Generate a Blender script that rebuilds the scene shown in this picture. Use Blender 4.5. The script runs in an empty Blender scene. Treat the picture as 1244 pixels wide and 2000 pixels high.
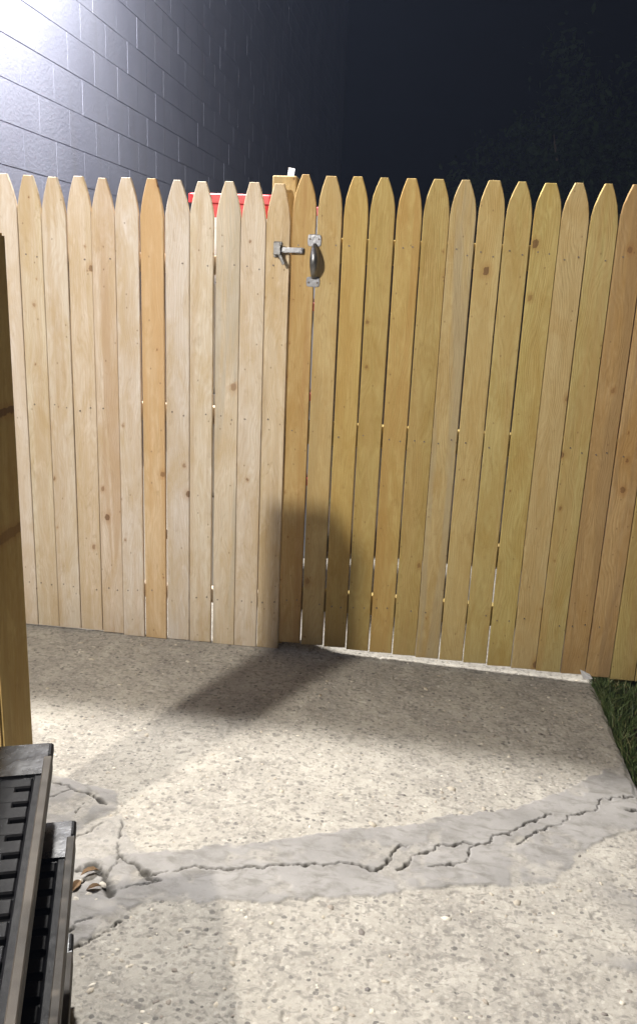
import bpy, bmesh, math, random
import numpy as np
from mathutils import Matrix, Vector
random.seed(7)
rng = np.random.default_rng(7)
scene = bpy.context.scene
col = scene.collection

# ------------------------------------------------------------------ camera
cam_d = bpy.data.cameras.new('camera')
cam = bpy.data.objects.new('camera', cam_d); col.objects.link(cam); scene.camera = cam
cam_d.sensor_fit = 'VERTICAL'; cam_d.sensor_height = 24.0
cam_d.lens = 24.0 * 1642.5 / 2000.0
cam_d.clip_start = 0.02; cam_d.clip_end = 400
PITCH, ROLL, YAW = 0.27091, 0.04302, -0.11431
fw = Vector((math.sin(YAW)*math.cos(PITCH), math.cos(YAW)*math.cos(PITCH), -math.sin(PITCH)))
rr = Vector((math.cos(YAW), -math.sin(YAW), 0)); uu = rr.cross(fw)
r2 = math.cos(ROLL)*rr + math.sin(ROLL)*uu; u2 = -math.sin(ROLL)*rr + math.cos(ROLL)*uu
CAM = Vector((0.0, -3.2035, 1.5039))
cam.matrix_world = Matrix(((r2.x,u2.x,-fw.x,CAM.x),(r2.y,u2.y,-fw.y,CAM.y),(r2.z,u2.z,-fw.z,CAM.z),(0,0,0,1)))

# ------------------------------------------------------------------ night sky, exposure
world = bpy.data.worlds.new('World'); scene.world = world; world.use_nodes = True
wn = world.node_tree.nodes; wl = world.node_tree.links
bg = wn['Background']; sky = wn.new('ShaderNodeTexSky'); sky.sky_type = 'NISHITA'
sky.sun_disc = False; sky.sun_elevation = math.radians(-7); sky.sun_rotation = math.radians(200)
wl.new(sky.outputs['Color'], bg.inputs['Color']); bg.inputs['Strength'].default_value = 0.15
scene.view_settings.view_transform = 'Standard'; scene.view_settings.look = 'None'
scene.view_settings.exposure = 0.0; scene.view_settings.gamma = 1.0
scene.view_settings.use_curve_mapping = False
scene.cycles.max_bounces = 6
scene.cycles.sample_clamp_indirect = 4.0

WALL_X = -2.15
LAMP_BACK = (-1.78, 0.78, 4.05)      # flood light behind the fence
LAMP_FRONT = (-1.83, -3.15, 2.86)    # wall lantern on the camera's side
P_BACK, P_FRONT = 1560.0, 555.0

# ------------------------------------------------------------------ helpers
def tag(o, label=None, cat=None, group=None, kind=None):
    if label: o['label'] = label
    if cat: o['category'] = cat
    if group: o['group'] = group
    if kind: o['kind'] = kind
    return o
def empty(name, loc=(0,0,0), rz=0.0):
    o = bpy.data.objects.new(name, None); col.objects.link(o); o.location = loc; o.rotation_euler = (0,0,rz)
    o.empty_display_size = 0.1
    return o
def link(name, me, mat=None, parent=None, loc=(0,0,0), rot=(0,0,0)):
    o = bpy.data.objects.new(name, me); col.objects.link(o)
    if mat and not me.materials: me.materials.append(mat)
    o.parent = parent; o.location = loc; o.rotation_euler = rot
    return o
def to_mesh(bm, name, smooth=False, bevel=0.0, seg=1):
    if bevel: bmesh.ops.bevel(bm, geom=list(bm.edges), offset=bevel, segments=seg, affect='EDGES', clamp_overlap=True)
    bmesh.ops.recalc_face_normals(bm, faces=bm.faces)
    me = bpy.data.meshes.new(name); bm.to_mesh(me); bm.free()
    if smooth:
        for p in me.polygons: p.use_smooth = True
    return me
def add_box(bm, x0,x1,y0,y1,z0,z1, m=None):
    vs = [bm.verts.new((x,y,z)) for z in (z0,z1) for y in (y0,y1) for x in (x0,x1)]
    for f in ((0,2,3,1),(4,5,7,6),(0,1,5,4),(2,6,7,3),(0,4,6,2),(1,3,7,5)): bm.faces.new([vs[i] for i in f])
    if m is not None: bmesh.ops.transform(bm, matrix=m, verts=vs)
    return vs
def box_mesh(name, x0,x1,y0,y1,z0,z1, bevel=0.0, seg=1):
    bm = bmesh.new(); add_box(bm,x0,x1,y0,y1,z0,z1); return to_mesh(bm, name, bevel=bevel, seg=seg)
def add_rings(bm, rings, cap=True):
    """rings: list of lists of points (same count) joined into a tube."""
    vr = [[bm.verts.new(p) for p in ring] for ring in rings]; n = len(vr[0])
    for a, b in zip(vr, vr[1:]):
        for i in range(n): bm.faces.new((a[i], a[(i+1)%n], b[(i+1)%n], b[i]))
    if cap:
        bm.faces.new(vr[0][::-1]); bm.faces.new(vr[-1])
def circ(c, ax, ay, n, rx, ry=None):
    ry = rx if ry is None else ry
    c = Vector(c); ax = Vector(ax); ay = Vector(ay)
    return [c + ax*rx*math.cos(2*math.pi*i/n) + ay*ry*math.sin(2*math.pi*i/n) for i in range(n)]

# ------------------------------------------------------------------ materials
class NT:
    def __init__(s, name):
        s.m = bpy.data.materials.new(name); s.m.use_nodes = True
        s.n = s.m.node_tree.nodes; s.l = s.m.node_tree.links; s.b = s.n['Principled BSDF']
    def node(s, t, **kw):
        nd = s.n.new(t)
        for k, v in kw.items(): setattr(nd, k, v)
        return nd
    def set(s, sock, v):
        if hasattr(v, 'links') or isinstance(v, bpy.types.NodeSocket): s.l.new(v, sock)
        else: sock.default_value = v
    def math(s, op, a, b=0.0, c=None, clamp=False):
        nd = s.node('ShaderNodeMath', operation=op, use_clamp=clamp); s.set(nd.inputs[0], a); s.set(nd.inputs[1], b)
        if c is not None: s.set(nd.inputs[2], c)
        return nd.outputs[0]
    def vmath(s, op, a, b):
        nd = s.node('ShaderNodeVectorMath', operation=op); s.set(nd.inputs[0], a); s.set(nd.inputs[1], b); return nd.outputs[0]
    def mix(s, fac, a, b, blend='MIX'):
        nd = s.node('ShaderNodeMix', data_type='RGBA', blend_type=blend)
        s.set(nd.inputs[0], fac); s.set(nd.inputs[6], a); s.set(nd.inputs[7], b); return nd.outputs[2]
    def ramp(s, fac, stops, interp='LINEAR'):
        nd = s.node('ShaderNodeValToRGB'); nd.color_ramp.interpolation = interp
        e = nd.color_ramp.elements
        while len(e) < len(stops): e.new(0.5)
        for el, (p, c) in zip(e, stops):
            el.position = p; el.color = (c,c,c,1) if isinstance(c,(int,float)) else (*c,1)
        s.set(nd.inputs[0], fac); return nd.outputs[0]
    def noise(s, vec, scale, detail=3.0, rough=0.55, dist=0.0):
        nd = s.node('ShaderNodeTexNoise'); s.set(nd.inputs['Vector'], vec)
        nd.inputs['Scale'].default_value = scale; nd.inputs['Detail'].default_value = detail
        nd.inputs['Roughness'].default_value = rough; nd.inputs['Distortion'].default_value = dist
        return nd.outputs['Fac']
    def voro(s, vec, scale, feature='F1', rand=1.0):
        nd = s.node('ShaderNodeTexVoronoi', feature=feature); s.set(nd.inputs['Vector'], vec)
        nd.inputs['Scale'].default_value = scale
        if 'Randomness' in nd.inputs: nd.inputs['Randomness'].default_value = rand
        return nd
    def bump(s, h, strength=0.3, dist=0.01, normal=None):
        nd = s.node('ShaderNodeBump'); nd.inputs['Strength'].default_value = strength; nd.inputs['Distance'].default_value = dist
        s.set(nd.inputs['Height'], h)
        if normal is not None: s.l.new(normal, nd.inputs['Normal'])
        return nd.outputs[0]
    def coord(s, which='Object'): return s.node('ShaderNodeTexCoord').outputs[which]
    def attr(s, name, out='Color', t='OBJECT'):
        nd = s.node('ShaderNodeAttribute', attribute_type=t, attribute_name=name); return nd.outputs[out]
    def out(s, color=None, rough=None, normal=None, metallic=None, spec=None):
        for k, v in (('Base Color',color),('Roughness',rough),('Normal',normal),('Metallic',metallic),('Specular IOR Level',spec)):
            if v is not None:
                if k == 'Base Color' and isinstance(v, tuple): v = (*v[:3], 1)
                s.set(s.b.inputs[k], v)
        return s.m

def wood_material(name):
    """pine boards; each board carries its own tint, stain and seed as object properties."""
    t = NT(name)
    co = t.coord('Object'); tint = t.attr('tint'); seed = t.attr('seed', 'Fac'); stain = t.attr('stain'); amount = t.attr('stain_amount', 'Fac')
    off = t.node('ShaderNodeCombineXYZ'); t.set(off.inputs[0], t.math('MULTIPLY', seed, 13.7)); t.set(off.inputs[1], t.math('MULTIPLY', seed, 5.1)); t.set(off.inputs[2], t.math('MULTIPLY', seed, 29.3))
    v = t.vmath('ADD', co, off.outputs[0])
    # figure: long wavering grain lines
    warp = t.noise(t.vmath('MULTIPLY', v, (6, 6, 1.3)), 1.0, 3)
    wv = t.node('ShaderNodeTexWave', wave_type='BANDS', bands_direction='X')
    t.set(wv.inputs['Vector'], t.vmath('ADD', t.vmath('MULTIPLY', v, (1, 1, 0.06)), t.math('MULTIPLY', warp, 0.35)))
    wv.inputs['Scale'].default_value = 22; wv.inputs['Distortion'].default_value = 2.0; wv.inputs['Detail'].default_value = 2
    fine = t.noise(t.vmath('MULTIPLY', v, (190, 190, 3.5)), 1.0, 3)
    blotch = t.noise(t.vmath('MULTIPLY', v, (11, 11, 3.4)), 1.0, 5, 0.65, 0.6)
    c = t.mix(t.math('MULTIPLY', wv.outputs['Fac'], 0.30), tint, t.mix(1.0, tint, (0.78,0.66,0.50,1), 'MULTIPLY'))
    c = t.mix(t.ramp(fine, [(0.35,0.0),(0.75,0.32)]), c, t.mix(1.0, tint, (0.72,0.62,0.50,1), 'MULTIPLY'))
    c = t.mix(t.ramp(blotch, [(0.42,0.0),(0.66,0.75)]), c, t.mix(1.0, tint, (0.76,0.64,0.44,1), 'MULTIPLY'))
    scuff = t.noise(t.vmath('MULTIPLY', v, (30, 30, 11)), 1.0, 5, 0.7, 1.5)
    c = t.mix(t.ramp(scuff, [(0.57,0.0),(0.68,0.45)]), c, t.mix(1.0, tint, (0.62,0.52,0.40,1), 'MULTIPLY'))
    pale = t.noise(t.vmath('MULTIPLY', v, (22, 22, 6)), 1.0, 4, 0.6, 1.2)
    c = t.mix(t.ramp(pale, [(0.56,0.0),(0.70,0.38)]), c, t.mix(1.0, tint, (1.16,1.18,1.25,1), 'MULTIPLY'))
    # heartwood streak / mould stain of this board
    st = t.noise(t.vmath('MULTIPLY', v, (19, 19, 1.0)), 1.0, 4, 0.55, 0.7)
    c = t.mix(t.math('MULTIPLY', t.ramp(st, [(0.46,0.0),(0.58,1.0)]), amount), c, stain)
    # knots
    sx = t.node('ShaderNodeSeparateXYZ'); t.set(sx.inputs[0], v)
    flat = t.node('ShaderNodeCombineXYZ'); t.set(flat.inputs[0], sx.outputs[0]); t.set(flat.inputs[1], sx.outputs[2]); flat = flat.outputs[0]
    kn = t.voro(t.vmath('ADD', t.vmath('MULTIPLY', flat, (8.5, 6.4, 0.0)), t.math('MULTIPLY', t.noise(v, 60, 4, 0.7), 0.16)), 1.0)
    kn.voronoi_dimensions = '2D'; kd = kn.outputs['Distance']
    sc = t.node('ShaderNodeSeparateColor'); t.set(sc.inputs[0], kn.outputs['Color'])
    present = t.math('GREATER_THAN', sc.outputs[0], 0.76)
    size = t.math('MULTIPLY_ADD', t.math('POWER', sc.outputs[1], 2.2), 0.075, 0.022)
    core = t.math('MULTIPLY', t.math('LESS_THAN', kd, size), present)
    rel = t.math('DIVIDE', kd, size)
    relk = t.math('MULTIPLY', rel, 0.33)
    halo = t.math('MULTIPLY', t.ramp(relk, [(0.25,0.75),(0.42,0.45),(0.95,0.0)]), present)
    c = t.mix(t.math('MULTIPLY', halo, 0.75), c, t.mix(1.0, tint, (0.62,0.40,0.22,1), 'MULTIPLY'))
    c = t.mix(t.math('MULTIPLY', core, t.math('MULTIPLY_ADD', sc.outputs[2], 0.5, 0.25)), c, (0.13,0.065,0.03,1))
    # small resin specks, scuffs
    sp = t.voro(t.vmath('MULTIPLY', flat, (24, 17, 0)), 1.0); sp.voronoi_dimensions = '2D'; sc2 = t.node('ShaderNodeSeparateColor'); t.set(sc2.inputs[0], sp.outputs['Color'])
    speck = t.math('MULTIPLY', t.math('LESS_THAN', sp.outputs['Distance'], 0.062), t.math('GREATER_THAN', sc2.outputs[0], 0.88))
    c = t.mix(t.math('MULTIPLY', speck, 0.55), c, (0.16,0.09,0.04,1))
    # dirt splash on the foot of the boards
    sepc = t.node('ShaderNodeSeparateXYZ'); t.set(sepc.inputs[0], t.coord('Object'))
    h = t.math('ADD', t.math('MULTIPLY', t.noise(t.vmath('MULTIPLY', v, (30,30,14)), 1.0, 4), 0.22), t.math('MULTIPLY', sepc.outputs[2], -1.0))
    c = t.mix(t.math('MULTIPLY', t.ramp(t.math('ADD', h, 0.5), [(0.42,0.0),(0.60,1.0)]), 0.16), c, (0.20,0.15,0.09,1))
    # relief
    lump = t.noise(t.vmath('MULTIPLY', v, (13, 13, 7)), 1.0, 2, 0.5)
    n1 = t.bump(t.math('ADD', lump, t.math('MULTIPLY', pale, 0.35)), 0.5, 0.010)
    hgt = t.math('ADD', t.math('MULTIPLY', fine, 0.5), t.math('MULTIPLY', t.math('ADD', wv.outputs['Fac'], t.math('MULTIPLY', core, -1.2)), 0.35))
    n2 = t.bump(hgt, 0.35, 0.0025, n1)
    rough = t.ramp(fine, [(0.2,0.62),(0.8,0.78)])
    return t.out(c, rough, n2, spec=0.25)

def paint_block_material():
    t = NT('painted_block')
    g = t.node('ShaderNodeNewGeometry').outputs['Position']
    n = t.noise(g, 55, 5, 0.65); big = t.noise(g, 1.6, 4)
    c = t.mix(t.ramp(big, [(0.3,0.0),(0.75,0.8)]), (0.245,0.258,0.325,1), (0.185,0.195,0.255,1))
    streak = t.noise(t.vmath('MULTIPLY', g, (7,7,0.7)), 1.0, 4)
    c = t.mix(t.ramp(streak, [(0.5,0.0),(0.8,0.35)]), c, (0.18,0.178,0.18,1))
    pit = t.ramp(t.noise(g, 120, 3), [(0.62,0.0),(0.72,1.0)])
    c = t.mix(t.math('MULTIPLY', pit, 0.25), c, (0.15,0.15,0.16,1))
    nn = t.bump(t.math('ADD', n, t.math('MULTIPLY', pit, -0.5)), 0.55, 0.004)
    return t.out(c, 0.85, nn, spec=0.12)

def concrete_material(patched=True):
    t = NT('exposed_concrete' if patched else 'plain_concrete')
    g = t.node('ShaderNodeNewGeometry').outputs['Position']
    patch = t.attr('patch', 'Fac', 'GEOMETRY'); crack = t.attr('crack', 'Fac', 'GEOMETRY')
    gw = t.vmath('ADD', g, t.math('MULTIPLY', t.noise(g, 90, 3), 0.008))
    v1 = t.voro(gw, 95); v2 = t.voro(t.vmath('ADD', t.vmath('MULTIPLY', gw, (1,1.25,1)), (3.1,1.7,0)), 46); v2.voronoi_dimensions = '2D'
    s1 = t.node('ShaderNodeSeparateColor'); t.set(s1.inputs[0], v1.outputs['Color'])
    s2 = t.node('ShaderNodeSeparateColor'); t.set(s2.inputs[0], v2.outputs['Color'])
    big = t.noise(g, 2.6, 5, 0.6); mid = t.noise(g, 14, 4, 0.6); fine = t.noise(g, 260, 3, 0.6)
    base = t.mix(t.ramp(mid, [(0.3,0.0),(0.7,1.0)]), (0.42,0.398,0.35,1), (0.345,0.325,0.285,1))
    base = t.mix(t.ramp(big, [(0.40,0.0),(0.62,0.9)]), base, (0.265,0.25,0.225,1))
    base = t.mix(t.ramp(t.noise(g, 7.5, 5, 0.65, 0.7), [(0.50,0.0),(0.66,0.6)]), base, (0.50,0.475,0.42,1))
    # pebbles of many tones showing in the worn face
    peb = t.ramp(s1.outputs[0], [(0.0,(0.13,0.12,0.115)),(0.09,(0.24,0.21,0.18)),(0.2,(0.385,0.362,0.318)),(0.7,(0.435,0.41,0.36)),(0.92,(0.53,0.505,0.45)),(1.0,(0.66,0.62,0.55))], 'CONSTANT')
    c = t.mix(t.math('MULTIPLY', t.math('LESS_THAN', v1.outputs['Distance'], 0.52), 0.45), base, peb)
    dark = t.math('MULTIPLY', t.math('LESS_THAN', v2.outputs['Distance'], t.math('MULTIPLY_ADD', s2.outputs[1], 0.22, 0.12)), t.math('GREATER_THAN', s2.outputs[0], t.ramp(t.noise(g, 5, 3), [(0.35,0.93),(0.65,0.62)])))
    c = t.mix(t.math('MULTIPLY', dark, t.math('MULTIPLY_ADD', s2.outputs[2], 0.6, 0.35)), c, (0.105,0.10,0.097,1))
    mot = t.noise(t.vmath('MULTIPLY', g, (1.0,1.5,1)), 34, 4, 0.65, 0.8)
    c = t.mix(t.ramp(mot, [(0.52,0.0),(0.64,0.7)]), c, (0.17,0.16,0.145,1))
    c = t.mix(t.ramp(t.noise(g, 60, 3, 0.6), [(0.58,0.0),(0.70,0.5)]), c, (0.50,0.47,0.41,1))
    c = t.mix(t.ramp(fine, [(0.35,0.25),(0.7,0.0)]), c, (0.20,0.18,0.15,1))
    # smooth cement patch
    pc = t.mix(t.ramp(t.noise(g, 5.5, 5, 0.62), [(0.3,0.0),(0.7,1.0)]), (0.31,0.298,0.285,1), (0.205,0.197,0.187,1))
    pc = t.mix(t.ramp(t.noise(t.vmath('MULTIPLY', g, (1,2.0,1)), 15, 5, 0.65, 0.5), [(0.48,0.0),(0.66,0.75)]), pc, (0.155,0.146,0.13,1))
    pc = t.mix(t.ramp(t.noise(g, 70, 4, 0.7), [(0.58,0.0),(0.72,0.4)]), pc, (0.36,0.35,0.33,1))
    c = t.mix(patch, c, pc)
    c = t.mix(t.math('MULTIPLY', crack, 0.95), c, (0.04,0.036,0.03,1))
    hp = t.math('MULTIPLY', t.math('SUBTRACT', 1.0, patch), 1.0)
    hgt = t.math('MULTIPLY', t.math('SUBTRACT', t.math('MULTIPLY', fine, 0.35), v1.outputs['Distance']), t.math('MULTIPLY_ADD', hp, 0.85, 0.15))
    hgt = t.math('ADD', hgt, t.math('MULTIPLY', dark, -0.35))
    n = t.bump(hgt, 0.16, 0.003)
    return t.out(c, 0.88, n, spec=0.2)

def simple(name, color, rough=0.6, metallic=0.0, bump=0.0, bscale=80, var=0.0, spec=None):
    t = NT(name); co = t.coord('Object')
    n = t.noise(co, bscale, 4, 0.6)
    c = color
    if var:
        c = t.mix(t.ramp(t.noise(co, bscale*0.2, 4, 0.6), [(0.3,0.0),(0.7,1.0)]), (*color,1), (*[x*(1-var) for x in color],1))
    return t.out(c, t.ramp(n, [(0.2,max(0,rough-0.08)),(0.8,min(1,rough+0.08))]), t.bump(n, bump, 0.003) if bump else None, metallic, spec)

M_WOOD = wood_material('pine_board')
M_BLOCK = paint_block_material()
M_SLAB = concrete_material()
M_PLAST = simple('black_plastic', (0.007,0.007,0.008), 0.5, 0, 0.3, 60, 0.4, 0.07)
M_GLOSS = simple('glossy_black_plastic', (0.009,0.009,0.010), 0.27, 0, 0.35, 22, 0.3, 0.4)
M_WORN_LIT = simple('scuffed_lit_plastic', (0.085,0.073,0.06), 0.6, 0, 0.4, 25, 0.75, 0.15)  # scuffed lip, its colour also lightened to paint in the light on the rim
M_GALV = simple('galvanised_steel', (0.46,0.47,0.50), 0.34, 0.9, 0.25, 140, 0.35)
M_STEEL = simple('dark_steel', (0.30,0.30,0.30), 0.38, 0.9, 0.2, 120, 0.5)
M_RED = simple('red_plastic', (0.62,0.035,0.04), 0.42, 0, 0.1, 60, 0.15)
M_DKRED = simple('dark_red_plastic', (0.30,0.02,0.03), 0.45, 0, 0.1, 60, 0.15)
M_TOTE = simple('blue_grey_plastic', (0.36,0.42,0.52), 0.45, 0, 0.1, 60, 0.15)
M_PALE = simple('pale_grey_plastic', (0.50,0.50,0.50), 0.5, 0, 0.1, 60, 0.2)
M_WHITE = simple('white_plastic', (0.80,0.80,0.82), 0.5, 0, 0.1, 60, 0.05)
M_NAIL = simple('nail_steel', (0.20,0.17,0.145), 0.55, 0.5)
M_SOIL = simple('soil', (0.075,0.055,0.036), 0.95, 0, 0.8, 40, 0.5)
M_BARK = simple('bark', (0.085,0.062,0.045), 0.95, 0, 0.8, 30, 0.4)
M_LEAF = simple('leaf', (0.018,0.032,0.010), 0.75, 0, 0, 5, 0.5, 0.1)
M_DEAD = simple('dead_leaf', (0.17,0.10,0.045), 0.8, 0, 0.3, 60, 0.4)
M_STONE = simple('chip_stone', (0.52,0.48,0.41), 0.85, 0, 0.4, 120, 0.3)
M_LAMP = simple('lamp_metal', (0.05,0.05,0.055), 0.45, 0.4)
def emission(name, color, s):
    t = NT(name); t.b.inputs['Base Color'].default_value = (0.8,0.8,0.8,1)
    t.b.inputs['Emission Color'].default_value = (*color,1); t.b.inputs['Emission Strength'].default_value = s
    return t.m
M_LENS_COOL = emission('cool_lens', (0.80,0.88,1.0), 6); M_LENS_WARM = emission('warm_lens', (1.0,0.86,0.66), 6)
def grass_mat():
    t = NT('grass_blade'); r = t.attr('rnd', 'Fac', 'GEOMETRY')
    c = t.ramp(r, [(0.0,(0.035,0.055,0.014)),(0.5,(0.06,0.10,0.022)),(0.85,(0.10,0.13,0.035)),(1.0,(0.20,0.17,0.075))])
    return t.out(c, 0.6)
M_GRASS = grass_mat()
def pebble_mat():
    t = NT('aggregate_pebble'); r = t.attr('rnd', 'Fac', 'GEOMETRY')
    c = t.ramp(r, [(0.0,(0.12,0.11,0.105)),(0.16,(0.22,0.19,0.16)),(0.3,(0.36,0.32,0.26)),(0.7,(0.45,0.40,0.32)),(1.0,(0.60,0.56,0.48))])
    return t.out(c, 0.75)
M_PEB = pebble_mat()

# ------------------------------------------------------------------ ground and slab
VN = {}
def vnoise(x, y, scale, seed):
    """smooth value noise on arrays."""
    if seed not in VN: VN[seed] = np.random.default_rng(seed).random((257,257))
    g = VN[seed]
    fx, fy = x*scale+500.3, y*scale+500.7
    ix, iy = np.floor(fx).astype(int), np.floor(fy).astype(int); tx, ty = fx-ix, fy-iy
    tx = tx*tx*(3-2*tx); ty = ty*ty*(3-2*ty)
    a = g[ix%257,iy%257]; b = g[(ix+1)%257,iy%257]; c = g[ix%257,(iy+1)%257]; d = g[(ix+1)%257,(iy+1)%257]
    return a*(1-tx)*(1-ty)+b*tx*(1-ty)+c*(1-tx)*ty+d*tx*ty
def fall(x): return -.027*np.maximum(0, x+.35)      # the slab falls slightly towards the grass
def px(x, y, z=None):
    """photo pixel -> point on the slab, or on the level z."""
    d = fw + r2*((x-622)/1642.5) - u2*((y-1000)/1642.5); zz = 0.0 if z is None else z
    for _ in range(4):
        p = CAM + d*((zz-CAM.z)/d.z)
        if z is None: zz = float(fall(p.x))
    return (p.x, p.y)

SLAB_R = 0.778
GX0, GX1, GY0, GY1, ST = -1.46, SLAB_R, -2.16, 0.30, 0.0035
nx, ny = int((GX1-GX0)/ST)+1, int((GY1-GY0)/ST)+1
xs = np.linspace(GX0, GX1, nx); ys = np.linspace(GY0, GY1, ny)
XX, YY = np.meshgrid(xs, ys, indexing='ij')
def inside(poly, jitter=0.006, seed=3):
    x = XX + (vnoise(XX,YY,28,seed)-.5)*jitter*2 + (vnoise(XX,YY,90,seed+1)-.5)*jitter
    y = YY + (vnoise(XX,YY,28,seed+2)-.5)*jitter*2 + (vnoise(XX,YY,90,seed+3)-.5)*jitter
    r = np.zeros(XX.shape, bool); n = len(poly)
    for i in range(n):
        (x1,y1),(x2,y2) = poly[i], poly[(i+1)%n]
        if y1 == y2: continue
        r ^= ((y1 > y) != (y2 > y)) & (x < (x2-x1)*(y-y1)/(y2-y1)+x1)
    return r
def seg_dist(pts, wob=0.0095):
    x = XX + (vnoise(XX,YY,45,71)-.5)*wob*1.6 + (vnoise(XX,YY,130,72)-.5)*wob*.8
    y = YY + (vnoise(XX,YY,45,73)-.5)*wob*1.6 + (vnoise(XX,YY,130,74)-.5)*wob*.8
    D = np.full(XX.shape, 9.0)
    for (x1,y1),(x2,y2) in zip(pts, pts[1:]):
        dx, dy = x2-x1, y2-y1; t = np.clip(((x-x1)*dx+(y-y1)*dy)/(dx*dx+dy*dy+1e-12), 0, 1)
        D = np.minimum(D, np.hypot(x-x1-t*dx, y-y1-t*dy))
    return D
PP = lambda L: [px(*q) for q in L]
strip = PP([(100,1690),(200,1672),(330,1662),(480,1650),(600,1634),(700,1620),(800,1611),(900,1592),(1000,1580),(1060,1562),(1150,1520),(1244,1480),(1300,1455),
            (1300,1590),(1244,1622),(1180,1642),(1120,1672),(1108,1696),(1075,1722),(1010,1735),(960,1724),(860,1735),(760,1746),(650,1757),(480,1761),(300,1764),(190,1775),(110,1800)])
flap = PP([(60,1500),(130,1522),(230,1548),(232,1580),(170,1612),(60,1680)])
wedge = PP([(60,1700),(250,1785),(240,1800),(150,1850),(60,1905)])
loose = PP([(60,1610),(150,1618),(240,1590),(255,1650),(300,1680),(200,1700),(60,1720)])
smear = PP([(1010,1640),(1130,1650),(1244,1760),(1260,1900),(1150,1880),(1040,1760)])
patch = np.zeros(XX.shape)
for k, (poly, j) in enumerate(((strip,.011),(flap,.008),(wedge,.01))): patch = np.maximum(patch, inside(poly, j, 11+10*k)*1.0)
patch = np.maximum(patch, inside(loose, .012, 55)*0.55*(vnoise(XX,YY,16,9) > .3))
patch = np.maximum(patch, inside(smear, .03, 65)*np.clip(vnoise(XX,YY,11,19)*1.7-.25, 0, .8))
hard = patch.copy()
for _ in range(1):   # soften one cell
    p = patch; q = p.copy(); q[1:-1,1:-1] = (p[1:-1,1:-1]*2+p[2:,1:-1]+p[:-2,1:-1]+p[1:-1,2:]+p[1:-1,:-2])/6; patch = q
cracks = [  # photo pixels along each crack, half width in metres
 ([(205,1715),(228,1690),(236,1668),(232,1640),(240,1600)], .0026),
 ([(236,1668),(262,1692),(290,1712),(330,1706),(380,1692),(420,1697),(470,1697),(500,1698),(530,1689),(560,1691),(620,1690),(660,1687),(700,1692),(728,1703),(752,1687),(763,1668),(792,1654)], .0046),
 ([(255,1686),(275,1700),(292,1716)], .011), ([(275,1712),(310,1720),(240,1736)], .0035),
 ([(722,1699),(732,1702)], .010), ([(768,1664),(786,1656)], .007),
 ([(778,1698),(800,1683),(818,1668),(838,1663),(850,1655),(890,1652),(906,1645),(930,1651),(958,1648),(966,1634),(990,1627),(1015,1618),(1045,1603),(1076,1590)], .0042),
 ([(966,1632),(990,1627)], .008), ([(885,1652),(900,1648)], .007),
 ([(930,1651),(914,1664),(906,1688),(880,1689),(840,1692)], .0034), ([(866,1690),(882,1689)], .006),
 ([(1010,1650),(1050,1624),(1090,1612),(1110,1596),(1126,1590),(1165,1586),(1172,1566),(1210,1557),(1236,1556)], .0032),
 ([(1126,1591),(1150,1588)], .006), ([(1222,1557),(1234,1556)], .007), ([(1228,1583),(1250,1588)], .009),
 ([(60,1560),(110,1555),(140,1542),(180,1556),(205,1572)], .0026), ([(180,1556),(206,1568)], .006), ([(140,1542),(120,1530),(90,1528)], .0025),
 ([(152,1588),(165,1570)], .0022), ([(150,1638),(175,1622),(205,1606)], .003),
 ([(60,1905),(150,1850),(235,1800)], .0030), ([(60,1870),(140,1815),(180,1790)], .0026),
 ([(150,1700),(185,1690),(200,1705),(215,1745)], .016), ([(120,1740),(170,1720)], .009)]
patch = patch*(1-.55*np.clip((vnoise(XX,YY,13,141)*.6+vnoise(XX,YY,37,142)*.4-.56)*7, 0, 1))
crack = np.zeros(XX.shape)
for pts, w in cracks:
    D = seg_dist(PP(pts)); wv = .62*w*(0.3+1.4*vnoise(XX,YY,24,33)); crack = np.maximum(crack, np.clip(1.35-D/np.maximum(wv,.0017), 0, 1))
rough = (vnoise(XX,YY,75,1)-.5)*.0013 + (vnoise(XX,YY,150,2)-.5)*.0009 + (vnoise(XX,YY,14,4)-.5)*.003
pits = np.clip(vnoise(XX,YY,60,5)-.80, 0, 1)*-.016 + np.clip(vnoise(XX,YY,38,6)-.86, 0, 1)*-.03
edge = np.minimum.reduce([XX-GX0, YY-GY0, GY1-YY]); fade = np.clip(edge/.05, 0, 1)
ZZ = ((rough+pits)*(1-.85*patch) + patch*.0035 + (vnoise(XX,YY,7,8)-.5)*.004*patch)*fade - .012*crack
# chipped, rounded right-hand arris
chip = np.clip((XX-(SLAB_R-.010-.014*vnoise(XX,YY,30,81)))/.012, 0, 1); ZZ -= chip*.006
slab_x = XX + (XX > SLAB_R-.002)*(vnoise(XX,YY,22,82)-.5)*.012
ZZ = ZZ + fall(XX)
verts = np.stack([slab_x.ravel(), YY.ravel(), ZZ.ravel()], -1)
idx = np.arange(nx*ny).reshape(nx,ny)
quads = np.stack([idx[:-1,:-1], idx[1:,:-1], idx[1:,1:], idx[:-1,1:]], -1).reshape(-1,4)
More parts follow.
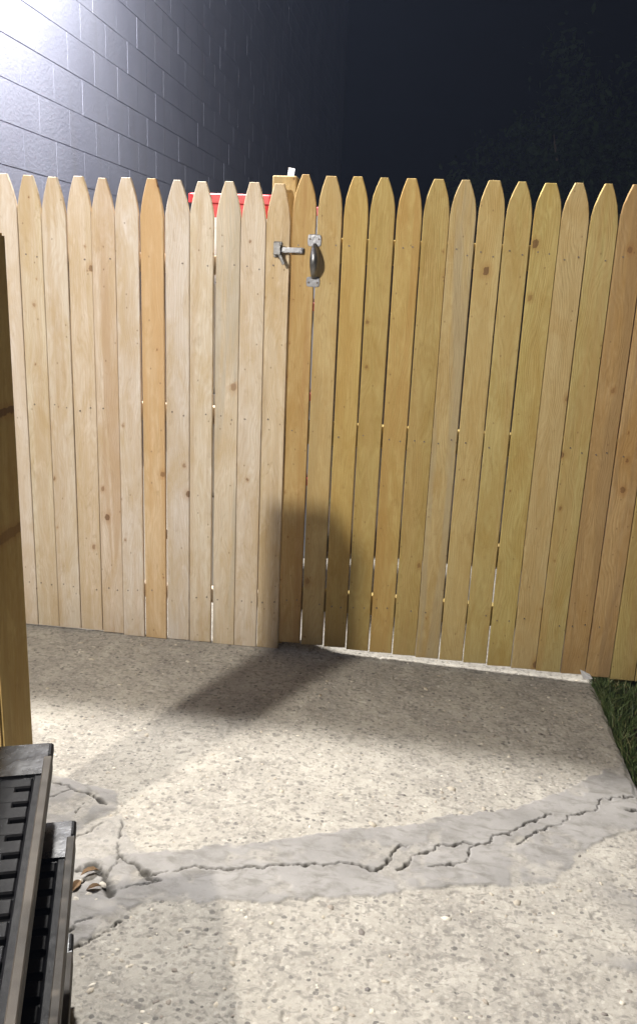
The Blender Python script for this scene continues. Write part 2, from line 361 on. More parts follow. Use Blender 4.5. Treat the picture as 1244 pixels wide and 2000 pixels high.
# skirt down the right edge
sk = np.stack([slab_x[-1], ys, np.full(ny,-.14)], -1); sidx = np.arange(ny)+nx*ny
quads = np.concatenate([quads, np.stack([idx[-1,:-1], sidx[:-1], sidx[1:], idx[-1,1:]], -1)])
verts = np.concatenate([verts, sk])
def np_mesh(name, verts, quads, smooth=True):
    me = bpy.data.meshes.new(name); me.vertices.add(len(verts)); me.vertices.foreach_set('co', verts.astype(np.float32).ravel())
    k = quads.shape[1]; me.loops.add(quads.size); me.loops.foreach_set('vertex_index', quads.astype(np.int32).ravel())
    me.polygons.add(len(quads)); me.polygons.foreach_set('loop_start', np.arange(0, quads.size, k, dtype=np.int32))
    me.polygons.foreach_set('use_smooth', np.full(len(quads), smooth)); me.update(calc_edges=True); me.validate()
    return me
me = np_mesh('concrete_slab', verts, quads)
for nm, arr in (('patch',patch),('crack',crack)):
    a = me.attributes.new(nm, 'FLOAT', 'POINT'); a.data.foreach_set('value', np.concatenate([arr.ravel(), np.zeros(ny)]).astype(np.float32))
slab = link('concrete_slab', me, M_SLAB)
tag(slab, 'worn exposed-aggregate concrete slab with a cracked cement strip across it', 'slab', kind='structure')
# the slab beyond the finely modelled part
bm = bmesh.new()
for a in ((WALL_X-.2,GX0,-6,6.0),(GX0,-.35,-6,GY0),(GX0,-.35,GY1,1.35),(-.35,SLAB_R,-6,GY0),(-.35,SLAB_R,GY1,1.35)):
    vs = add_box(bm, a[0],a[1],a[2],a[3],-.14,-.0002)
    for v in vs:
        if v.co.z > -.1: v.co.z += float(fall(v.co.x))
o = link('concrete_apron', to_mesh(bm,'concrete_apron'), M_SLAB)
tag(o, 'plain continuation of the concrete slab behind the gate and along the wall', 'slab', kind='structure')

bm = bmesh.new()
R = 40
vs = [bm.verts.new(p) for p in ((-R,-R,-.06),(R,-R,-.06),(R,R,-.06),(-R,R,-.06))]; bm.faces.new(vs)
o = link('ground', to_mesh(bm,'ground'), M_SOIL); tag(o, 'dark bare earth around the concrete slab', 'ground', kind='structure')

# pebbles standing proud of the worn concrete
def pebbles(n):
    base = np.array([(math.cos(a)*math.cos(e), math.sin(a)*math.cos(e), math.sin(e)) for e in (-.25,.55) for a in np.linspace(0,2*math.pi,6)[:-1]] + [(0,0,1)])
    F = [(i,(i+1)%5,5+(i+1)%5) for i in range(5)] + [(i,5+(i+1)%5,5+i) for i in range(5)] + [(5+i,5+(i+1)%5,10) for i in range(5)]
    F = np.array(F); V=[]; Q=[]; A=[]; k=0
    while k < n:
        x, y = rng.uniform(GX0+.05,SLAB_R-.03), rng.uniform(GY0+.05,.12)
        i, j = int((x-GX0)/ST), int((y-GY0)/ST)
        if patch[i,j] > .3 or crack[i,j] > .1: continue
        if vnoise(np.array([x]),np.array([y]),6,44)[0] < rng.random()*.75: continue
        s = rng.gamma(3.0,.00105)+.0016; an = rng.uniform(0,6.28)
        b = base*np.array([s*rng.uniform(.8,1.5),s*rng.uniform(.7,1.1),s*rng.uniform(.3,.5)])*rng.uniform(.85,1.15,(11,1))
        c, si = math.cos(an), math.sin(an)
        V.append(np.stack([b[:,0]*c-b[:,1]*si+x, b[:,0]*si+b[:,1]*c+y, b[:,2]+ZZ[i,j]-.0016], -1)); Q.append(F+11*k)
        A.append(np.full(11, rng.random())); k += 1
    me = np_mesh('pebbles', np.concatenate(V), np.concatenate(Q), True)
    a = me.attributes.new('rnd','FLOAT','POINT'); a.data.foreach_set('value', np.concatenate(A).astype(np.float32))
    return me
o = link('aggregate_pebbles', pebbles(2200), M_PEB); tag(o, 'small sand-coloured and grey pebbles showing in the worn concrete', 'pebbles', kind='stuff')

# grass beside the slab
def grass(n, regions):
    V=[]; Q=[]; A=[]; k=0
    for (x0,x1,y0,y1,cnt,hh) in regions:
        for _ in range(cnt):
            x, y = rng.uniform(x0,x1), rng.uniform(y0,y1)
            if vnoise(np.array([x]),np.array([y]),5,91)[0] < rng.random()*.55: continue
            h = hh*rng.uniform(.5,1.3); an = rng.uniform(0,6.28); w = rng.uniform(.0012,.0026); ln = h*rng.uniform(.2,.9); la = rng.uniform(0,6.28)
            d = np.array([math.cos(an),math.sin(an),0])*w; l = np.array([math.cos(la),math.sin(la),0])*ln; b = np.array([x,y,-.062])
            V += [b-d, b+d, b+l*.35+d*.8+[0,0,h*.6], b+l*.35-d*.8+[0,0,h*.6], b+l+d*.15+[0,0,h], b+l-d*.15+[0,0,h]]
            Q += [(k,k+1,k+2,k+3),(k+3,k+2,k+4,k+5)]; A += [rng.random()]*6; k += 6
    me = np_mesh('grass', np.array(V), np.array(Q), True)
    a = me.attributes.new('rnd','FLOAT','POINT'); a.data.foreach_set('value', np.array(A, np.float32)); return me
o = link('grass', grass(0, [(SLAB_R+.004,1.35,-1.6,.3,17000,.05),(SLAB_R+.002,SLAB_R+.05,-1.5,.2,2200,.065),(1.35,3,-2,4,5000,.06),(-2,4,1.5,5,5000,.07)]), M_GRASS)
tag(o, 'short dark green grass growing along the slab edge', 'grass', kind='stuff')

# ------------------------------------------------------------------ block wall
wall = empty('block_wall', (WALL_X, 2.0, 0))
tag(wall, 'tall grey painted concrete block wall lit from above, behind the fence', 'wall')
W0, W1, WH = -6.0, 17.0, 9.0
link('mortar_core', box_mesh('mortar_core', -.19, -.0014, W0-2.0, W1-2.0, -.1, WH), M_BLOCK, wall)
BH, BL = .2032, .4064
def block_mesh(name, l):
    bm = bmesh.new(); add_box(bm, -.10, 0, .0003, l-.0003, .0011, BH-.0011); return to_mesh(bm, name, bevel=.0017, seg=2)
bmesh_full = block_mesh('block', BL)
bmesh_full.materials.append(M_BLOCK)
cand = []
z0 = -0.046 - BH*0   # bed joints fall at 1.98, 2.18, 2.37 as in the photograph
for rw in range(int(WH/BH)):
    z = z0 + rw*BH
    y = W0 + (BL/2 if rw % 2 else 0)
    while y + BL <= W1 + 1e-6:
        cand.append((y, z)); y += BL
def shown(y, z):
    d = Vector((WALL_X, y, z)) - CAM; zc = d.dot(fw)
    if zc < .3: return 0
    X, Y = 622+1642.5*d.dot(r2)/zc, 1000-1642.5*d.dot(u2)/zc
    return (1/zc) if (-120 < X < 700 and -110 < Y < 470) else 0
vis = sorted([c for c in cand if shown(c[0]+BL, c[1]+.1)], key=lambda c: -shown(c[0]+BL, c[1]+.1))
top = set(vis[:300])
for (y, z) in vis[:300]:
    link('block', bmesh_full, M_BLOCK, wall, (random.uniform(-.0005,.0005), y-2.0, z), (random.uniform(-.0015,.0015), 0, random.uniform(-.0008,.0008)))
bm = bmesh.new()
for (y, z) in cand:
    if (y,z) not in top: add_box(bm, -.10, random.uniform(-.0005,.0005), y-2+.0012, y-2+BL-.0012, z+.0016, z+BH-.0016)
tag(link('block_courses', to_mesh(bm,'block_courses'), M_BLOCK, wall), kind='stuff')

# ------------------------------------------------------------------ wooden boards
PALE = [(0.68,0.625,0.555),(0.69,0.635,0.57),(0.66,0.595,0.505),(0.68,0.61,0.525),(0.64,0.56,0.455)]
GOLD = [(0.495,0.395,0.155),(0.515,0.415,0.18),(0.46,0.355,0.135),(0.495,0.40,0.185),(0.52,0.41,0.155)]
TH = .0165
def picket_mesh(w, h, zb, tip, sh, curve, jag):
    """pointed stockade board: outline in X/Z, front at y=0, back at +TH."""
    hw = w/2; L = [(-hw, zb)]
    def side(sgn):
        pts = []
        for k in range(5):
            t = k/4; x = hw+(tip/2-hw)*t; b = curve*math.sin(math.pi*t)
            pts.append((sgn*(x+b), h-sh*(1-t)))
        return pts
    out = [(-hw, zb)] + side(-1) + [(p[0], p[1]) for p in side(1)[::-1]] + [(hw, zb+jag)]
    bm = bmesh.new()
    n = len(out); cx = 0
    def ring(y, ins):
        r = []
        for i,(x,z) in enumerate(out):
            xx = x - math.copysign(min(ins,abs(x)), x); zz = z + (ins if z < .5 else -ins*.6)
            r.append(bm.verts.new((xx, y, zz)))
        return r
    a = ring(0, .0022); b = ring(.0022, 0); c = ring(TH-.002, 0); d = ring(TH, .002)
    for p, q in ((a,b),(b,c),(c,d)):
        for i in range(n): bm.faces.new((p[i], p[(i+1)%n], q[(i+1)%n], q[i]))
    bm.faces.new(a[::-1]); bm.faces.new(d)
    return to_mesh(bm, 'picket')
def wood(o, tint, stain=(0.36,0.24,0.12), amt=0.25, seed=None):
    o['tint'] = tuple(float(x) for x in tint); o['stain'] = tuple(float(x) for x in stain); o['stain_amount'] = float(amt); o['seed'] = float(random.random() if seed is None else seed)
    return o
def jit(c, a=.04):
    s = random.uniform(1-a, 1+a); return (c[0]*s*random.uniform(.98,1.02), c[1]*s, c[2]*s*random.uniform(.96,1.04))
# centre lines of the gaps between boards, from the photograph (metres along the fence)
PITCH_B = .0955
left_gaps = [-1.562,-1.468,-1.370,-1.274,-1.180,-1.086,-0.991,-0.894,-0.798,-0.701,-0.606,-0.5125]
gw_left = [.002,.002,.002,.003,.001,.006,.005,.003,.010,.002,.003,.007]
gate_gaps = [-0.420,-0.325,-0.231,-0.135,-0.039,.057,.153,.250,.346,.444,.542,.641,.738,.835]
gw_gate = [.006,.006,.005,.006,.005,.001,.005,.004,.006,.003,.002,.003,.003,.004]

fence = empty('stockade_fence', (-1.36, 0, 0))
tag(fence, 'pale unstained pine stockade fence panel between the block wall and the gate', 'fence')
first = left_gaps[0]
edges = [(first-PITCH_B*k, .003) for k in range(6,0,-1)] + list(zip(left_gaps, gw_left))
special_left = {1:((0.68,0.61,0.53),(0.55,0.45,0.34),.3),3:(PALE[2],(0.42,0.28,0.14),.35),5:((0.65,0.56,0.46),(0.46,0.32,0.20),.6),
  7:((0.66,0.51,0.33),(0.54,0.35,0.17),.75),10:((0.66,0.58,0.46),(0.42,0.40,0.35),.5),4:((0.66,0.57,0.46),(0.48,0.36,0.20),.4),12:((0.65,0.55,0.40),(0.30,0.19,0.09),.3)}
for k in range(len(edges)-1):
    (a, ga), (b, gb) = edges[k], edges[k+1]
    x0, x1 = a+ga/2, b-gb/2; num = k-4       # num = 1 for the first board whose tip shows
    zb = .011 if num <= 4 else (.006 if num == 5 else .001)
    top = 1.83 + random.uniform(-.004,.004)
    m = picket_mesh(x1-x0, top, zb, .030+random.uniform(-.006,.006), .128+random.uniform(-.012,.012), .004, random.uniform(-.001,.002))
    o = link('picket', m, M_WOOD, fence, ((x0+x1)/2+1.36, random.uniform(-.0022,.0022), 0), (random.uniform(-.0012,.0012), random.uniform(-.0009,.0009), random.uniform(-.012,.012)))
    if num in special_left: t_, s_, am = special_left[num]; wood(o, t_, s_, am)
    else: wood(o, jit(random.choice(PALE)), (0.44,0.30,0.17), random.uniform(.1,.4))
for z, hgt in ((.175,.062),(.93,.07),(1.50,.07)):
    o = link('rail', box_mesh('rail', -.83,.80, TH+.003, TH+.042, z, z+hgt, .003), M_WOOD, fence); wood(o, PALE[3]); 
# gate post with its board-side latch catch
o = link('post', box_mesh('post', -.045,.045, 0,.09, -.1, 1.862, .004), M_WOOD, fence, (-.553+1.36, TH+.045, 0)); wood(o, (0.50,0.39,0.20), (0.30,0.22,0.11), .5)
o = link('post', box_mesh('post', -.045,.045, 0,.09, -.1, 1.75, .004), M_WOOD, fence, (-2.06+1.36, TH+.045, 0)); wood(o, (0.50,0.39,0.22))

gate = empty('picket_gate', (.16, 0, 0))
tag(gate, 'golden yellow pine picket gate with steel pull handle above concrete slab', 'gate')
edges = [(-.5125,.007)] + list(zip(gate_gaps, gw_gate))
special_gate = {1:((0.50,0.36,0.16),(0.36,0.20,0.07),.5),2:((0.53,0.41,0.20),(0.40,0.29,0.13),.5),3:((0.50,0.37,0.135),(0.44,0.29,0.10),.3),
  5:((0.50,0.375,0.145),(0.40,0.24,0.075),.5),7:((0.50,0.39,0.19),(0.36,0.31,0.21),.5),8:((0.53,0.42,0.195),(0.45,0.32,0.125),.4),11:((0.54,0.425,0.215),(0.45,0.33,0.15),.35),13:((0.47,0.325,0.15),(0.31,0.20,0.09),.55),14:((0.52,0.36,0.17),(0.25,0.16,0.09),.45)}
for k in range(len(edges)-1):
    (a, ga), (b, gb) = edges[k], edges[k+1]; x0, x1 = a+ga/2, b-gb/2; num = k+1
    zb = .034-.0022*k
    top = (1.862 if k < 9 else 1.858) + random.uniform(-.004,.004)
    m = picket_mesh(x1-x0, top, zb, .030+random.uniform(-.006,.010), .135+random.uniform(-.014,.014), .0075, random.uniform(.000,.004))
    o = link('picket', m, M_WOOD, gate, ((x0+x1)/2-.16, random.uniform(-.0022,.0022), 0), (random.uniform(-.0012,.0012), random.uniform(-.0009,.0009), random.uniform(-.018,.018)))
    if num in special_gate: t_, s_, am = special_gate[num]; wood(o, t_, s_, am)
    else: wood(o, jit(random.choice(GOLD)), (0.43,0.28,0.11), random.uniform(.15,.45))
for z, hgt in ((.178,.089),(.876,.089),(1.56,.089)):
    o = link('rail', box_mesh('rail', -.655,.655, TH+.003, TH+.041, z, z+hgt, .003), M_WOOD, gate); wood(o, GOLD[0])
o = link('brace', box_mesh('brace', -.30,.30, TH+.003, TH+.041, -.089, 0, .003), M_WOOD, gate, (.575-.16, 0, .505), (0, .058, 0)); wood(o, GOLD[1])

rfence = empty('stockade_fence', (1.36, 0, 0))
tag(rfence, 'golden pine stockade fence panel standing over grass beyond the gate', 'fence')
edges = [(.835+.0968*k,.003) for k in range(11)]
for k in range(10):
    x0, x1 = edges[k][0]+.002, edges[k+1][0]-.0015
    m = picket_mesh(x1-x0, 1.857, .002, .034, .135, .0075, .001)
    o = link('picket', m, M_WOOD, rfence, ((x0+x1)/2-1.36, random.uniform(-.002,.002), 0), (0,0,random.uniform(-.015,.015)))
    wood(o, jit(GOLD[k%5]), (0.40,0.26,0.11), random.uniform(.15,.5))
for z in (.178,.876,1.56):
    o = link('rail', box_mesh('rail', -.51,.44, TH+.003, TH+.041, z, z+.089, .003), M_WOOD, rfence); wood(o, GOLD[2])
o = link('post', box_mesh('post', -.045,.045, 0,.09, -.1, 1.80, .004), M_WOOD, rfence, (.90-1.36, TH+.045, 0)); wood(o, GOLD[3])

# nail heads: two to each board at each rail
def nails(parent, px0, boards, zs):
    bm = bmesh.new()
    for (x0, x1) in boards:
        for z in zs:
            for fx in (.28,.72):
                if random.random() < .32: continue
                c = (x0+(x1-x0)*fx+random.uniform(-.006,.006)-px0, -.0026, z+random.uniform(-.012,.012))
                add_rings(bm, [circ(c,(1,0,0),(0,0,1),7,.0030), circ((c[0],.004,c[2]),(1,0,0),(0,0,1),7,.0030)])
    tag(link('nail_heads', to_mesh(bm,'nail_heads'), M_NAIL, parent), kind='stuff')
lg = left_gaps; nails(fence, -1.36, [(a,b) for a,b in zip([lg[0]-.0955]+lg, lg)], (.205,.965,1.535))
gg = [-.5125]+gate_gaps; nails(gate, .16, list(zip(gg,gg[1:])), (.222,.92,1.615))

# pull handle on the gate
hx = -.425-.16
h = empty('handle', (hx, 0, 0)); h.parent = gate
def plate(name, zc, hh, parent):
    bm = bmesh.new(); n = 12
    pts = []
    for i in range(n):
        a = 2*math.pi*i/n; x = math.cos(a); z = math.sin(a)
        pts.append((.0255*math.copysign(abs(x)**.42,x), hh*math.copysign(abs(z)**.42,z)+zc))
    add_rings(bm, [[(x,-.0005,z) for x,z in pts], [(x,-.0026,z) for x,z in pts], [(x*.93,-.0034,zc+(z-zc)*.93) for x,z in pts]])
    return link(name, to_mesh(bm, name), M_GALV, parent)
pl = plate('plate', 1.636, .022, h); plate('plate', 1.490, .0185, h)
bm = bmesh.new(); rings = []
for i in range(17):
    t = i/16; z = 1.626-.124*t; b = math.sin(math.pi*t)
    y = -.006-.036*b**.55; rx = .0065+.0095*b**1.1; ry = .006+.007*b
    rings.append(circ((.001+.005*b,y,z),(1,0,0),(0,1,0),12,rx,ry))
add_rings(bm, rings); link('grip', to_mesh(bm,'grip',True), M_STEEL, h)
bm = bmesh.new()
for zc in (1.641,1.487):
    for dx in (-.016,.016): add_rings(bm, [circ((dx,-.0030,zc),(1,0,0),(0,0,1),8,.0040), circ((dx,-.0062,zc),(1,0,0),(0,0,1),8,.0022)])
tag(link('screw_heads', to_mesh(bm,'screw_heads'), M_NAIL, h), kind='stuff')

# latch: bar swings on the gate, catch screwed to the fence
bar = empty('latch_bar', (-.49-.16, 0, 0)); bar.parent = gate
bm = bmesh.new(); add_box(bm, -.062,.024, -.022,-.0125, 1.590,1.608); link('bar', to_mesh(bm,'bar',bevel=.0025,seg=2), M_GALV, bar)
bm = bmesh.new(); add_box(bm, -.004,.028, -.0125,-.0005, 1.589,1.609); link('pivot_plate', to_mesh(bm,'pivot_plate',bevel=.002), M_GALV, bar)
ca = empty('latch_catch', (-.557+1.36, 0, 0)); ca.parent = fence
bm = bmesh.new(); add_box(bm, -.018,.012, -.0045,-.0005, 1.572,1.628); link('back_plate', to_mesh(bm,'back_plate',bevel=.0015), M_STEEL, ca)
bm = bmesh.new(); add_box(bm, -.016,.012, -.030,-.0045, 1.580,1.587); add_box(bm, -.014,.012, -.034,-.027, 1.580,1.624)
link('hook', to_mesh(bm,'hook',bevel=.0015), M_STEEL, ca)
bm = bmesh.new(); m = Matrix.Translation((.004,-.024,1.590)) @ Matrix.Rotation(-.45,4,'Y')
add_box(bm, -.006,.006, -.005,.005, -.048,.006, m); link('trip_lever', to_mesh(bm,'trip_lever',bevel=.0015), M_STEEL, ca)

# ------------------------------------------------------------------ free-standing post in front
PX, PY, PW, PTOP = -1.026, -1.40, .078, 1.572
o = link('timber_post', box_mesh('timber_post', -PW,PW,-PW,PW,-.3,PTOP,.006,2), M_WOOD, None, (PX,PY,0))
wood(o, (0.56,0.42,0.17), (0.40,0.27,0.09), .35, .31)
tag(o, 'thick square yellow pine post standing behind the black plastic pallets', 'post')

# ------------------------------------------------------------------ black plastic pallets
PL, PWD, PHT = 1.10, 0.95, .1362
def bar_mesh(name, lx, ly, lz, bev=.003): return box_mesh(name, -lx/2,lx/2,-ly/2,ly/2,-lz,0, bev)
me_long = bar_mesh('deck_bar', PL-.062, .036, .016); me_cross = bar_mesh('cross_bar', .052, PWD-.10, .014)
me_lip = box_mesh('lip', -.008,.008,-PWD/2+.06,PWD/2-.06,-.030,.0045,.002)
me_eL = bar_mesh('edge_bar', PL, .052, .022, .004); me_eS = bar_mesh('edge_bar', .030, PWD-.106, .022, .004)
def corner_mesh():
    bm = bmesh.new(); add_box(bm, -.062,.062,-.062,.062,-.020,.0035); return to_mesh(bm,'corner_pad',bevel=.006,seg=2)
me_corner = corner_mesh()
def foot_mesh():
    bm = bmesh.new(); rs = []
    for z, s in ((-.012,.058),(-.030,.056),(-PHT+.006,.044),(-PHT+.0005,.041)):
        rs.append([(s*math.copysign(abs(math.cos(a))**.4,math.cos(a)), s*math.copysign(abs(math.sin(a))**.4,math.sin(a)), z) for a in np.linspace(0,2*math.pi,13)[:-1]])
    add_rings(bm, rs); return to_mesh(bm,'foot')
me_foot = foot_mesh()
me_skL = box_mesh('skirt', -PL/2+.004,PL/2-.004,-.003,.003,-.058,-.020,.001); me_skS = box_mesh('skirt', -.003,.003,-PWD/2+.008,PWD/2-.008,-.058,-.020,.001)
for m_ in (me_long,me_cross,me_eL,me_eS,me_foot,me_skL,me_skS): m_.materials.append(M_PLAST)
me_lip.materials.append(M_WORN_LIT); me_corner.materials.append(M_GLOSS)
def pallet(corner, z, ang, label):
    """corner = far right corner of the deck on plan; x axis along the far edge."""
    p = empty('plastic_pallet', (0,0,0), ang)
    c = Matrix.Rotation(ang,2) @ Vector((-PL/2, -PWD/2)); p.location = (corner[0]+c.x, corner[1]+c.y, z)
    tag(p, label, 'pallet', 'stacked black pallets')
    for s in (-1,1):
        link('edge_bar', me_eL, None, p, (0, s*(PWD/2-.026), 0)); link('edge_bar', me_eS, None, p, (s*(PL/2-.0155), 0, .0005))
        link('lip', me_lip, None, p, (s*(PL/2-.007), 0, .0008)); link('skirt', me_skL, None, p, (0, s*(PWD/2-.007), 0)); link('skirt', me_skS, None, p, (s*(PL/2-.007), 0, 0))
        for q in (-1,1): link('corner_pad', me_corner, None, p, (s*(PL/2-.064), q*(PWD/2-.064), 0))
    for k in range(17):
        y = -PWD/2+.085+k*(PWD-.17)/16; link('deck_bar', me_long, None, p, (0, y, -.003))
    for k in range(11):
        x = -PL/2+.085+k*(PL-.17)/10; link('cross_bar', me_cross, None, p, (x, 0, -.0036))
    for a in (-1,0,1):
        for b in (-1,0,1): link('foot', me_foot, None, p, (a*(PL/2-.085), b*(PWD/2-.085), 0))
    return p
def pxz(x,y,z): return px(x,y,z)
ANGP = math.radians(20)
tops = [.546,.4096,.2732,.1368]
cor = [pxz(106,1449,tops[0]), pxz(150,1600,tops[1])]
cor += [(cor[1][0]-.035, cor[1][1]-.02), (cor[1][0]-.012, cor[1][1]-.01)]
labs = ['black plastic pallet with slotted deck, topmost of the stack','black plastic pallet second from the top, its corner jutting out under the topmost',
        'black plastic pallet third from the top of the stack','black plastic pallet at the bottom of the stack, resting on the concrete']
for k in range(4): pallet(cor[k], tops[k], ANGP+random.uniform(-.006,.006), labs[k])

# ------------------------------------------------------------------ things behind the fence
def tote_mesh(name, w, d, hgt):
    bm = bmesh.new(); rs = []
    def rr_(w,d,z,r=.03):
        pts=[]
        for cx,cy,a0 in ((w/2-r,d/2-r,0),(-w/2+r,d/2-r,90),(-w/2+r,-d/2+r,180),(w/2-r,-d/2+r,270)):
            for k in range(4):
                a=math.radians(a0+30*k); pts.append((cx+r*math.cos(a),cy+r*math.sin(a),z))
        return pts
    add_rings(bm, [rr_(w*.86,d*.84,0), rr_(w*.90,d*.89,.02), rr_(w*.955,d*.95,hgt-.035)])
    return to_mesh(bm, name), rr_
def rim_mesh(name, w, d, z0, z1, rr_):
    bm = bmesh.new(); add_rings(bm, [rr_(w*.96,d*.96,z0+.004), rr_(w,d,z0), rr_(w,d,z1-.004), rr_(w*.985,d*.985,z1), rr_(w*.93,d*.92,z1), rr_(w*.92,d*.91,z1-.02)])
    return to_mesh(bm, name)
def tote(name, w, d, hgt, loc, mat, rim_mat, label, cat='tote', rz=0.0, part='rim'):
    t = empty(name, loc, rz); tag(t, label, cat)
    b, rr_ = tote_mesh('body', w, d, hgt); link('body', b, mat, t)
    link(part, rim_mesh(part, w, d, hgt-.042, hgt, rr_), rim_mat, t)
    return t
bx, by = -.865, .76
for k, lab in enumerate(('pale grey tote on the concrete, lowest under the red-lidded tote','pale grey tote second up in the stack below the red-lidded tote','pale grey tote carrying the red-lidded tote behind the fence')):
    tote('storage_tote', .36,.44,.487, (bx,by,k*.4875+.001), M_PALE, M_PALE, lab, rz=.02*k)
tb = tote('storage_tote', .36,.44,.275, (bx+.012,by,3*.4805+.022), M_WHITE, M_WHITE, 'white tote under a deep bright red lid showing above the pale pickets', rz=-.03)
_, rr_ = tote_mesh('unused', .36,.44,.2)
bm = bmesh.new(); add_rings(bm, [rr_(.345,.425,.262), rr_(.352,.432,.33), rr_(.39,.47,.333), rr_(.392,.472,.366), rr_(.38,.46,.371), rr_(.355,.435,.366)])
link('lid', to_mesh(bm,'lid'), M_RED, tb)
for k, lab in enumerate(('blue grey tote with dark red lid on the concrete, lowest of its stack','blue grey tote with dark red lid, second up in its stack','blue grey tote with dark red lid, third up in its stack','blue grey tote with dark red lid beside the gate post, top of its stack')):
    tote('lidded_tote', .42,.36,.46, (-.70,1.36,k*.4605+.002), M_TOTE, M_DKRED, lab, rz=.05-.03*k, part='lid')

# scrap of white plastic on the gate post
bm = bmesh.new()
g = [[(-.012+.008*i, .004*math.sin(i*1.3+j)+.006*j, .008*j+.002*math.sin(i+j*2)) for i in range(4)] for j in range(5)]
add_rings(bm, [[Vector(p) for p in row] + [Vector((p[0],p[1]+.0015,p[2])) for p in row[::-1]] for row in g])
o = link('plastic_scrap', to_mesh(bm,'plastic_scrap'), M_WHITE, None, (-.535, .085, 1.862)); tag(o, 'white scrap of crumpled plastic on top of the gate post', 'scrap')
bm = bmesh.new()
g = [[(-.02+.013*i-.004*j, -.004-.004*math.sin(i*1.7+j), .009*j*(1-.12*i)) for i in range(4)] for j in range(5)]
add_rings(bm, [[Vector(p) for p in row] + [Vector((p[0],p[1]-.0012,p[2])) for p in row[::-1]] for row in g])
o = link('paper_scrap', to_mesh(bm,'paper_scrap'), M_WHITE, None, (.748, -.012, .003)); tag(o, 'small pale paper scrap against the foot of the gate, by the slab edge', 'scrap')

# litter in the broken corner of the cement strip
def stone(loc, s, label):
    bm = bmesh.new(); bmesh.ops.create_icosphere(bm, subdivisions=2, radius=1)
    for v in bm.verts: v.co *= random.uniform(.82,1.12)
    bmesh.ops.scale(bm, vec=(s*1.5,s,s*.6), verts=bm.verts); bmesh.ops.rotate(bm, cent=(0,0,0), matrix=Matrix.Rotation(random.uniform(0,3),3,'Z'), verts=bm.verts)
    o = link('stone_chip', to_mesh(bm,'stone_chip'), M_STONE, None, loc); tag(o, label, 'stone chip', 'stone chips in the broken corner of the cement strip'); return o
for (x,y,s,lab) in ((201,1730,.0085,'largest whitish stone chip, beside the curled dead leaf in the broken cement'),(174,1748,.007,'flat pale stone chip next to the small dead leaf in the broken cement'),
    (150,1758,.0075,'pale stone chip closest to the black pallets in the broken cement'),(188,1759,.005,'tiny pale stone chip between the largest chip and the flat chip'),(158,1722,.006,'small pale stone chip between the curled leaf and the black pallets')):
    q = px(x,y); stone((q[0],q[1],.002), s, lab)
def leaf_mesh(s):
    bm = bmesh.new(); top=[]; 
    prof = [(0,0),(.25,.16),(.5,.22),(.75,.15),(1,0)]
    mid = [bm.verts.new((t*s,0,.10*s*math.sin(3*t)+.02*s)) for t,_ in prof]
    for sg in (-1,1):
        e = [mid[0]]+[bm.verts.new((t*s+.02*s*random.random(), sg*w*s, (.10*math.sin(3*t)+.12+.06*random.random())*s)) for t,w in prof[1:-1]]+[mid[-1]]
        for i in range(4):
            f = [mid[i],mid[i+1],e[i+1],e[i]]; f = [v for k,v in enumerate(f) if v not in f[:k]]
            bm.faces.new(f)
    me = to_mesh(bm,'dead_leaf'); return me
for i,(x,y,s,lab) in enumerate(((196,1703,.055,'curled brown dead leaf lying over the crack beside the pallets'),(168,1742,.04,'small dead leaf among the stone chips beside the pallets'),(140,1745,.045,'torn dead leaf tucked against the black pallets'))):
    q = px(x,y); o = link('dead_leaf', leaf_mesh(s), M_DEAD, None, (q[0],q[1],.003), (random.uniform(-.3,.3),random.uniform(-.2,.2),random.uniform(0,6))); tag(o, lab, 'leaf')

# ------------------------------------------------------------------ dark trees beyond the fence
def tree(loc, hgt, spread, seed, label):
    rg = np.random.default_rng(seed); t = empty('tree', loc); tag(t, label, 'tree', 'dark trees beyond the fence')
    bm = bmesh.new()
    def limb(a, b, ra, rb):
        a, b = Vector(a), Vector(b); d = (b-a).normalized(); s = d.orthogonal().normalized(); q = d.cross(s)
        add_rings(bm, [circ(a,s,q,7,ra), circ((a+b)/2+s*.08,s,q,7,(ra+rb)/2), circ(b,s,q,7,rb)])
    limb((0,0,-.1),(.1,0,hgt*.45),.17,.10); ends=[]
    for k in range(9):
        a = 2.4*k; z = hgt*(.28+.05*k); e = (math.cos(a)*spread*.6, math.sin(a)*spread*.6, z+hgt*.22); limb((.05,0,min(z,hgt*.44)), e, .065,.018); ends.append(e)
    link('trunk', to_mesh(bm,'trunk',True), M_BARK, t)
    cl = [np.array(e)+rg.normal(0,spread*.28,3) for e in ends for _ in range(6)] + [np.array((0,0,hgt*.7))+rg.normal(0,1,3)*np.array([spread*.45,spread*.45,hgt*.16]) for _ in range(26)]
    V=[]; Q=[]; k=0
    for c in cl:
        for _ in range(130):
            p = c+rg.normal(0,.26,3); u = rg.normal(0,1,3); u/=np.linalg.norm(u); w = np.cross(u,rg.normal(0,1,3)); w/=np.linalg.norm(w); s = rg.uniform(.06,.11)
            V += [p-u*s, p+w*s*.45, p+u*s, p-w*s*.45]; Q.append((k,k+1,k+2,k+3)); k+=4
    link('crown', np_mesh('crown', np.array(V), np.array(Q), False), M_LEAF, t)
tree((2.9,17,-.05), 5.4, 2.2, 5, 'broad dark leafy tree barely visible in the night beyond the gate')
tree((7.0,21,-.05), 6.8, 2.6, 6, 'taller dark leafy tree standing farther back in the dark beyond the grass')

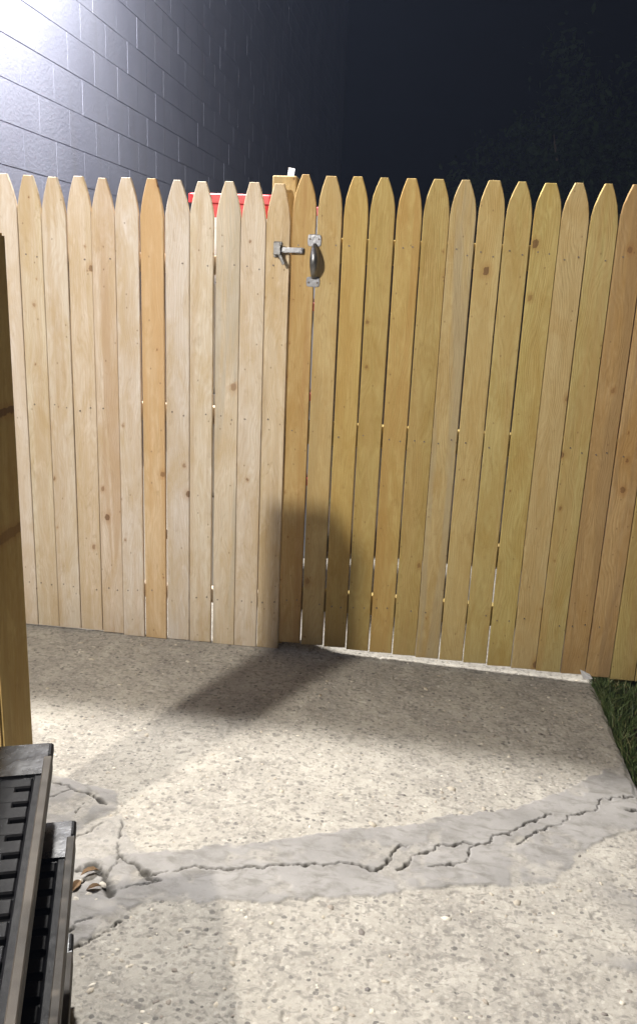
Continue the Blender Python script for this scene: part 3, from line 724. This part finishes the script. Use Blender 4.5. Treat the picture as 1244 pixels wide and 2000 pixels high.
# ------------------------------------------------------------------ lamps
def lamp_light(name, kind, loc, power, color, size, rot=(0,0,0), parent=None):
    d = bpy.data.lights.new(name, kind); d.energy = power; d.color = color
    if kind == 'AREA': d.shape = 'DISK'; d.size = size
    else: d.shadow_soft_size = size
    o = bpy.data.objects.new(name, d); col.objects.link(o); o.parent = parent; o.location = loc; o.rotation_euler = rot; return o
fl = empty('flood_light', (WALL_X, LAMP_BACK[1], LAMP_BACK[2]))
tag(fl, 'cool white flood light on an arm high on the block wall behind the fence', 'lamp')
dx = LAMP_BACK[0]-WALL_X
link('arm', box_mesh('arm', -.01, dx, -.02,.02, .055,.09,.004), M_LAMP, fl)
link('wall_plate', box_mesh('wall_plate', -.005,.015,-.07,.07,0,.15,.004), M_LAMP, fl)
bm = bmesh.new(); add_rings(bm, [circ((dx,0,z),(1,0,0),(0,1,0),20,r) for z,r in ((.10,.05),(.085,.10),(.03,.17),(.018,.175))]); link('shade', to_mesh(bm,'shade',True), M_LAMP, fl)
bm = bmesh.new(); add_rings(bm, [circ((dx,0,z),(1,0,0),(0,1,0),20,r) for z,r in ((.017,.15),(.010,.148))]); link('lens', to_mesh(bm,'lens'), M_LENS_COOL, fl)
lamp_light('flood_lamp', 'POINT', (dx,0,-.13), P_BACK, (1.0,0.975,0.94), .12, (0,0,0), fl)
wlamp = empty('wall_lantern', (WALL_X, LAMP_FRONT[1], LAMP_FRONT[2]))
tag(wlamp, 'warm white wall lantern on the block wall beside the pallets', 'lamp')
dx = LAMP_FRONT[0]-WALL_X
link('wall_plate', box_mesh('wall_plate', -.005,.02,-.05,.05,-.02,.20,.004), M_LAMP, wlamp)
link('arm', box_mesh('arm', .02,dx,-.012,.012,.13,.155,.004), M_LAMP, wlamp)
bm = bmesh.new(); add_rings(bm, [circ((dx,0,z),(1,0,0),(0,1,0),16,r) for z,r in ((.165,.02),(.15,.05),(.115,.09),(.108,.09))]); link('cap', to_mesh(bm,'cap',True), M_LAMP, wlamp)
bm = bmesh.new(); add_rings(bm, [circ((dx,0,z),(1,0,0),(0,1,0),16,r) for z,r in ((.108,.045),(.09,.05),(.075,.045))]); link('bulb', to_mesh(bm,'bulb',True), M_LENS_WARM, wlamp)
lamp_light('lantern_lamp', 'POINT', (dx,0,0), P_FRONT, (1.0,0.935,0.83), .065, (0,0,0), wlamp)

# ------------------------------------------------------------------ thin mist volume, added to stand in for lens glare
t = NT('glare_volume'); t.n.remove(t.b)
pv = t.node('ShaderNodeVolumePrincipled'); pv.inputs['Color'].default_value = (0.52,0.64,1.0,1); pv.inputs['Density'].default_value = 0.0020
pv.inputs['Anisotropy'].default_value = 0.2
t.l.new(pv.outputs[0], t.n['Material Output'].inputs['Volume'])
o = link('glare_haze', box_mesh('glare_haze', -42,42,-42,42,-1.2,9.6), t.m); tag(o, 'thin added mist standing in for lens glare from the flood light', 'glare_haze', kind='stuff')
